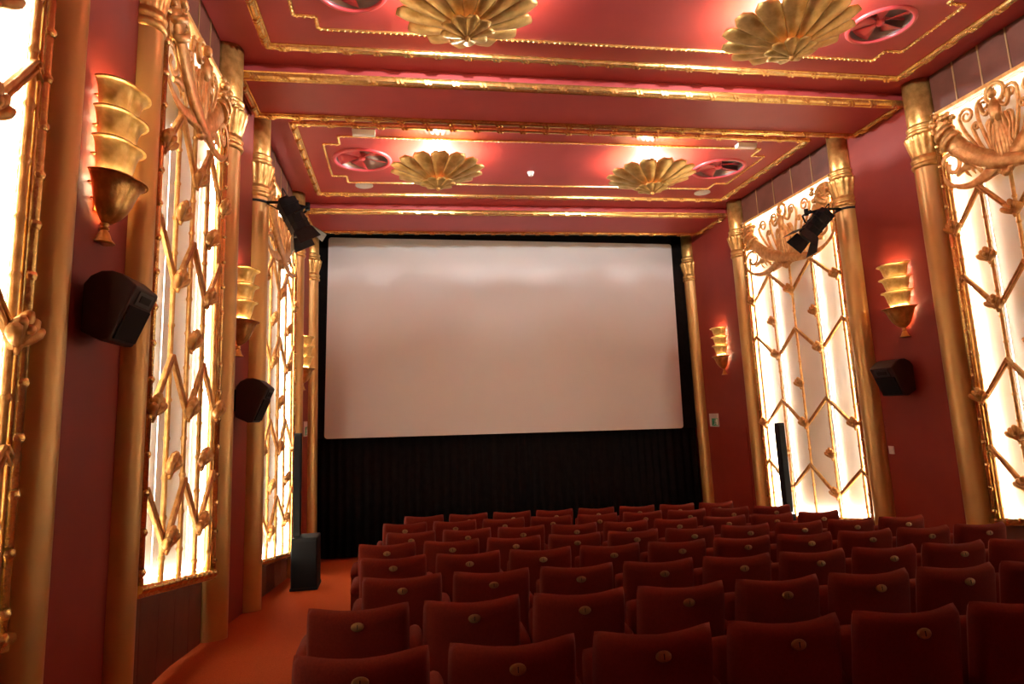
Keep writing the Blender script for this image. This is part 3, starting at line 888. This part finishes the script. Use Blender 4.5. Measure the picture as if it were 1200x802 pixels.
# ------------------------------------------------------------------ stage spotlights on arms
def spotlight(root, body, aim, mount, label):
    """root: body centre, aim: direction vector the lamp points"""
    t = thing('stage_spotlight', mount, label, 'spotlight', 'black stage spotlights on the columns')
    mo = Vector(mount)
    c = Vector(root) - mo
    a = Vector(aim).normalized()
    q = a.to_track_quat('Z', 'Y')
    Mx = Matrix.Translation(c) @ q.to_matrix().to_4x4()
    def tr(b): b.v = [tuple(Mx @ Vector(p)) for p in b.v]
    b = MB()
    b.prism([(-0.11, -0.09), (0.11, -0.09), (0.13, -0.04), (0.13, 0.06), (0.09, 0.11), (-0.09, 0.11), (-0.13, 0.06), (-0.13, -0.04)], 'z', -0.22, 0.16)
    for z in (-0.16, -0.05, 0.06):
        b.prism([(-0.118, -0.096), (0.118, -0.096), (0.138, -0.04), (0.138, 0.065), (0.095, 0.118), (-0.095, 0.118), (-0.138, 0.065), (-0.138, -0.04)], 'z', z, z + 0.02)
    tr(b); b.build('housing', 'blackplastic', t)
    b = MB(); b.lathe([(0.10, 0.16), (0.105, 0.20), (0.001, 0.19)], 20); tr(b); b.build('lens', 'greymetal', t)
    b = MB(); b.lathe([(0.001, -0.27), (0.06, -0.265), (0.075, -0.22)], 16); tr(b); b.build('rear_cap', 'blackplastic', t)
    # barn doors
    for (pa) in ([(-0.12, -0.11, 0.17), (0.12, -0.11, 0.17), (0.16, -0.20, 0.36), (-0.16, -0.20, 0.36)],
                 [(-0.12, 0.12, 0.17), (0.12, 0.12, 0.17), (0.16, 0.21, 0.34), (-0.16, 0.21, 0.34)],
                 [(-0.13, -0.10, 0.17), (-0.13, 0.11, 0.17), (-0.22, 0.13, 0.33), (-0.22, -0.12, 0.33)],
                 [(0.13, -0.10, 0.17), (0.13, 0.11, 0.17), (0.22, 0.13, 0.33), (0.22, -0.12, 0.33)]):
        b = MB(); b.add(pa, [(0, 1, 2, 3)], False); tr(b)
        solid(b.build('barn_door', 'greymetal', t), 0.004, 0)
    # yoke and arm
    b = MB()
    yk = [(-0.15, 0.0, -0.02), (-0.16, 0.12, -0.04), (-0.12, 0.20, -0.06), (0.12, 0.20, -0.06), (0.16, 0.12, -0.04), (0.15, 0.0, -0.02)]
    yk = [tuple(Mx @ Vector(p)) for p in yk]
    b.tube(yk, 0.014, 6); b.build('yoke', 'blackplastic', t)
    ytop = Mx @ Vector((0, 0.20, -0.06))
    b = MB(); b.tube([(0, 0, 0), tuple(Vector((0, 0, 0)).lerp(ytop, 0.5) + Vector((0, 0, 0.03))), tuple(ytop)], 0.018, 8)
    b.tube([tuple(ytop + Vector((0, 0, -0.03))), tuple(ytop + Vector((0, 0, 0.06)))], 0.028, 8)
    b.build('arm', 'blackplastic', t)
    b = MB(); b.lathe([(0.154, -0.03), (0.161, -0.03), (0.161, 0.0), (0.154, 0.0), (0.154, -0.03)], 24, c=body)
    b.v = [tuple(Vector(p) - mo) for p in b.v]
    b.build('column_strap', 'cable', t)
    b = MB()
    e = Mx @ Vector((0, 0, -0.26))
    b.tube(smooth_path([tuple(e), tuple(e + Vector((0, -0.05, 0.10))), tuple(ytop * 0.7 + Vector((0, 0, -0.12))), (0, 0, -0.02)], 6), 0.008, 6)
    b.build('cable', 'cable', t)
spotlight((-1.19, 7.50, 3.90), (XL, LCOL[4], 4.20), (0.36, 0.10, -0.72), (XL + 0.15, LCOL[4] - 0.05, 4.19), 'black stage spotlight with barn doors on the left wall column')
spotlight((5.52, 7.62, 3.90), (XR, RCOL[4], 4.22), (-0.58, 0.10, -0.62), (XR - 0.15, RCOL[4] - 0.05, 4.21), 'black stage spotlight with barn doors on the right wall column')

# ------------------------------------------------------------------ column loudspeakers on floor cabinets
def pa_tower(x, y, side, ltop, zt):
    zf = max(zfloor(x + dx, y + dy) for dx in (-.17, .17) for dy in (-.2, .2))
    h = 0.10 - zf if side == 'left' else 0.62
    t = thing('floor_speaker', (x, y, zf), 'black floor speaker cabinet at the foot of the %s wall near the screen' % side, 'speaker', 'black floor speaker cabinets')
    b = MB(); b.box(-0.165, 0.165, -0.19, 0.20, 0.0, h)
    o = b.build('cabinet', 'blackplastic', t)
    md = o.modifiers.new('bevel', 'BEVEL'); md.width = 0.015; md.segments = 2
    b = MB(); b.box(-0.15, 0.15, -0.202, -0.19, 0.05, h - 0.04); b.build('front_grille', 'mesh', t)
    b = MB(); b.box(-0.172, 0.172, -0.21, 0.21, 0.0, 0.03); b.build('foot_plate', 'blackplastic', t)
    tt = thing('column_speaker', (ltop[0], ltop[1], zf + h), 'slim black column speaker standing on the %s floor cabinet' % side, 'speaker', 'slim black column speakers')
    L = zt - zf - h
    w = ltop[2]
    b = MB(); b.box(-w, w, -w * 1.1, w * 1.1, 0.0, L)
    o = b.build('column_body', 'blackplastic', tt)
    md = o.modifiers.new('bevel', 'BEVEL'); md.width = 0.01; md.segments = 2
    b = MB(); b.box(-w * 0.8, w * 0.8, -w * 1.1 - 0.008, -w * 1.1 + 0.002, 0.05, L - 0.04); b.build('front_grille', 'mesh', tt)
pa_tower(-1.27, 9.31, 'left', (-1.39, 9.33, 0.048), 1.44)
pa_tower(5.62, 9.42, 'right', (5.78, 9.42, 0.055), 1.27)

# ------------------------------------------------------------------ screen, masking and curtain
SY = 13.0
t = thing('cinema_screen', (2.17, SY, 1.2), 'large wide white cinema screen with rounded corners', 'screen')
t.rotation_euler = (0, 0.0165, 0)
def rrect(w, h, r, n=6):
    P = []
    for cx, cz, a in ((w / 2 - r, h - r, 0), (-w / 2 + r, h - r, 90), (-w / 2 + r, r, 180), (w / 2 - r, r, 270)):
        for k in range(n + 1):
            q = radians(a + 90 * k / n); P.append((cx + r * cos(q), cz + r * sin(q)))
    return P
SW, SH = 7.26, 3.965
b = MB(); b.prism(rrect(SW, SH, 0.06), 'y', 0.0, 0.02)
b.build('screen_surface', 'screen', t)
b = MB(); b.box(-SW / 2 + 0.03, SW / 2 - 0.03, -0.012, 0.0, SH - 0.115, SH - 0.012)
b.build('top_batten', 'screen', t)
for e in (-1, 1):
    b = MB(); b.box(min(e * SW / 2, e * (SW / 2 + 0.5)), max(e * SW / 2, e * (SW / 2 + 0.5)), 0.03, 0.06, 0.0, SH + 0.3); b.build('side_masking', 'black', t)
b = MB(); b.box(-SW / 2 - 0.5, SW / 2 + 0.5, 0.03, 0.06, SH, SH + 0.4); b.build('top_masking', 'black', t)

cur = thing('stage_curtain', (2.26, 13.16, -1.0), 'black draped curtain hanging below the screen', 'curtain')
nP = 8; x0, x1 = -1.58, 6.10
for k in range(nP):
    xa = x0 + (x1 - x0) * k / nP; xb = x0 + (x1 - x0) * (k + 1) / nP + 0.02
    b = MB(); n = 36; vs = []
    for zi in (0, 1):
        for i in range(n + 1):
            x = xa + (xb - xa) * i / n
            dy = 0.035 * sin(x * 38 + 0.8 * sin(x * 5)) * (1.0 if zi == 0 else 0.7)
            zz = (zfloor(x, 13.05) + 0.02 if zi == 0 else 1.40) + 1.0
            vs.append((x - 2.26, dy + 0.004 * (k % 2), zz))
    b.add(vs, [(i, i + 1, n + 2 + i, n + 1 + i) for i in range(n)])
    solid(b.build('drape', 'black', cur, fix=False), 0.004)

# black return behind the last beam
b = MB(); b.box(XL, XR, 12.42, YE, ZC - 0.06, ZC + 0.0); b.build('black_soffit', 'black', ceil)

# ------------------------------------------------------------------ signs, plates, door
def exit_sign(side, y, z, label):
    X = XL if side == 'left' else XR
    t = thing('exit_sign', (X, y, z), label, 'sign', 'green and white emergency exit signs', (0, 0, 0 if side == 'left' else pi))
    b = MB(); b.box(0.0, 0.015, -0.19, 0.19, -0.13, 0.13); b.build('plate', 'plastic', t)
    b = MB(); b.box(0.015, 0.018, -0.09, 0.17, -0.115, 0.035); g = b.build('green_field', 'green', t)
    b = MB()
    d = 0.020
    # running figure and doorway in white
    b.tube([(d, 0.075, 0.012), (d, 0.0752, 0.0121)], 0.012, 8)
    b.box(0.0178, d, 0.105, 0.155, -0.10, 0.02)
    def bar(p, q, w): b.tube([(d - 0.001, p[0], p[1]), (d - 0.001, q[0], q[1])], w, 5, flat=0.15, fdir=(1, 0, 0))
    bar((0.065, -0.005), (0.045, -0.05), 0.011)
    bar((0.065, -0.01), (0.10, -0.03), 0.006); bar((0.06, -0.01), (0.02, -0.02), 0.006)
    bar((0.045, -0.05), (0.075, -0.07), 0.007); bar((0.075, -0.07), (0.065, -0.10), 0.006)
    bar((0.045, -0.05), (0.02, -0.085), 0.007); bar((0.02, -0.085), (-0.02, -0.09), 0.006)
    b.build('pictogram', 'plastic', g)
exit_sign('right', 12.42, 1.29, 'white and green emergency exit sign on the right wall beside the screen')
exit_sign('left', 12.12, 1.47, 'emergency exit sign seen edge-on on the left wall beside the screen')
t = thing('switch_plate', (XR, 7.62, 0.915), 'small white switch plate low on the right wall below the speaker', 'switch', None, (0, 0, pi))
b = MB(); b.box(0.0, 0.010, -0.045, 0.045, -0.05, 0.05); b.build('plate', 'plastic', t)
b = MB(); b.box(0.010, 0.014, -0.018, 0.018, -0.03, 0.03); b.build('rocker', 'plastic', t)
t = thing('door_notice', (XR, 11.27, 1.0), 'tiny narrow white notice strip on the right wall by the door edge', 'notice', None, (0, 0, pi))
b = MB(); b.box(0.0, 0.006, -0.02, 0.02, -0.09, 0.09); b.build('plate', 'plastic', t)
b = MB(); b.box(0.006, 0.007, -0.012, 0.012, -0.08, 0.08); b.build('printed_strip', 'fanred', t)
b = MB(); b.box(XR - 0.012, XR + 0.01, 11.20, 12.12, zfloor(XR, 12.1) - 0.02, 1.16)
d = struct(b.build('door_1', 'wall'), 'flush red door in the right wall beside the screen')

# ------------------------------------------------------------------ seats
SP = 0.56
def seat_meshes():
    out = {}
    def pillow(w, z0, z1, T, bow, lean, nu=14, nv=12, ex=16, ez=18, y0=0.0):
        b = MB(); vs = []
        for sgn in (-1, 1):
            for j in range(nv + 1):
                v = -1 + 2 * j / nv
                v = math.copysign(abs(v) ** 0.55, v)
                for i in range(nu + 1):
                    u = -1 + 2 * i / nu
                    u = math.copysign(abs(u) ** 0.55, u)
                    th = T / 2 * sqrt(max(0, 1 - abs(u) ** ex)) * sqrt(max(0, 1 - abs(v) ** ez))
                    h = (v + 1) / 2
                    # rounded corners
                    cz = 0.012 * abs(u) ** 6 * (1 if v > 0 else -1) * abs(v) ** 6
                    cxr = 0.008 * abs(v) ** 8 * u
                    z = z0 + (z1 - z0) * h - cz - 0.022 * (1 - u * u) * h * (1 if bow else 0)
                    y = y0 - lean * h - bow * (1 - u * u) + sgn * th
                    vs.append((w / 2 * u - cxr, y, z))
        m = (nu + 1) * (nv + 1)
        fs = []
        for k in range(2):
            for j in range(nv):
                for i in range(nu):
                    a = k * m + j * (nu + 1) + i
                    q = (a, a + 1, a + nu + 2, a + nu + 1)
                    fs.append(q if k == 0 else q[::-1])
        b.add(vs, fs)
        return b
    out['backrest'] = pillow(0.495, 0.17, 0.812, 0.095, 0.058, 0.075).mesh('backrest', 'velvet')
    # sewn rear cover, slightly proud of the shell
    rc = pillow(0.455, 0.19, 0.775, 0.020, 0.052, 0.071, y0=-0.0440)
    out['rear_cover'] = rc.mesh('rear_cover', 'velvet')
    st = MB()
    c = pillow(0.45, 0.24, 0.66, 0.11, 0.0, -0.05, y0=0.14)
    out['seat_cushion'] = c.mesh('seat_cushion', 'velvet')
    # brass number plate on the rear of the back
    pl = MB()
    n = 20; vs = []
    for k, (sc, dy) in enumerate(((1.0, 0.006), (1.0, -0.002), (0.82, -0.005), (0.0, -0.0055))):
        for i in range(n):
            a = 2 * pi * i / n
            vs.append((0.031 * sc * cos(a), dy, 0.0205 * sc * sin(a)))
    pl.add(vs, [(k * n + i, k * n + (i + 1) % n, (k + 1) * n + (i + 1) % n, (k + 1) * n + i) for k in range(3) for i in range(n)])
    out['number_plate'] = pl.mesh('number_plate', 'brass')
    nm = MB(); nm.box(-0.002, 0.002, -0.0075, -0.0045, -0.010, 0.010)
    out['numeral'] = nm.mesh('numeral', 'seatmetal')
    a = MB()
    # padded arm: rounded block along y
    pth = [(0, -0.01, 0.505), (0, 0.02, 0.525), (0, 0.15, 0.53), (0, 0.30, 0.53), (0, 0.37, 0.52), (0, 0.395, 0.485)]
    a.tube(pth, [0.030, 0.038, 0.040, 0.040, 0.037, 0.026], 10)
    out['armrest'] = a.mesh('armrest', 'velvet')
    p = MB()
    p.prism([(0.02, 0.05), (0.33, 0.05), (0.35, 0.50), (0.0, 0.50)], 'x', -0.028, 0.028)
    out['side_panel'] = p.mesh('side_panel', 'velvet')
    f = MB()
    f.box(-0.022, 0.022, 0.10, 0.24, 0.0, 0.06); f.box(-0.035, 0.035, 0.04, 0.30, 0.0, 0.012)
    out['foot'] = f.mesh('foot', 'seatmetal')
    h = MB()
    h.box(-0.25, 0.25, 0.03, 0.06, 0.20, 0.24)
    out['cross_rail'] = h.mesh('cross_rail', 'seatmetal')
    return out
SM = seat_meshes()
# row: x of first plate, y, plate height, number of seats
ROWS = [(-0.171, 2.541, 0.666, 10, 'back row nearest the viewer'), (-0.236, 3.409, 0.602, 10, 'second row from the viewer'),
        (-0.024, 4.250, 0.542, 9, 'third row from the viewer'), (-0.090, 5.091, 0.497, 10, 'fourth row from the viewer'),
        (-0.154, 5.942, 0.442, 10, 'fifth row from the viewer'), (0.061, 6.773, 0.386, 9, 'sixth row from the viewer'),
        (0.003, 7.616, 0.343, 9, 'seventh row from the viewer'), (0.240, 8.456, 0.285, 8, 'front row nearest the screen')]
ORD = ['first', 'second', 'third', 'fourth', 'fifth', 'sixth', 'seventh', 'eighth', 'ninth', 'tenth']
for ri, (rx, ry, rz, n, rtxt) in enumerate(ROWS):
    for k in range(n):
        x = rx + k * SP
        y = ry + 0.142          # plate sits on the rear face
        zf = zfloor(x, y)
        kz = (rz - TILT * k * SP - zf) / 0.725
        if ri == 0:
            kz = (rz - TILT * k * SP - zf) / 0.725
        t = thing('theatre_chair', (x, y, zf), 'red velvet theatre chair, %s from the left in the %s' % (ORD[k], rtxt), 'chair', 'rows of red velvet theatre chairs', (0, TILT, 0))
        t.scale = (1, 1, kz)
        link('backrest', SM['backrest'], t)
        link('rear_cover', SM['rear_cover'], t)
        link('seat_cushion', SM['seat_cushion'], t)
        p = link('number_plate', SM['number_plate'], t, loc=(0, -0.1755, 0.725), rot=(radians(-6.5), 0, 0))
        link('numeral', SM['numeral'], p)
        link('cross_rail', SM['cross_rail'], t)
        arms = [0.28] if k else [-0.28, 0.28]
        for ax in arms:
            link('armrest', SM['armrest'], t, loc=(ax, 0, 0))
            sp_ = link('side_panel', SM['side_panel'], t, loc=(ax, 0, 0))
            link('foot', SM['foot'], t, loc=(ax, 0, 0))
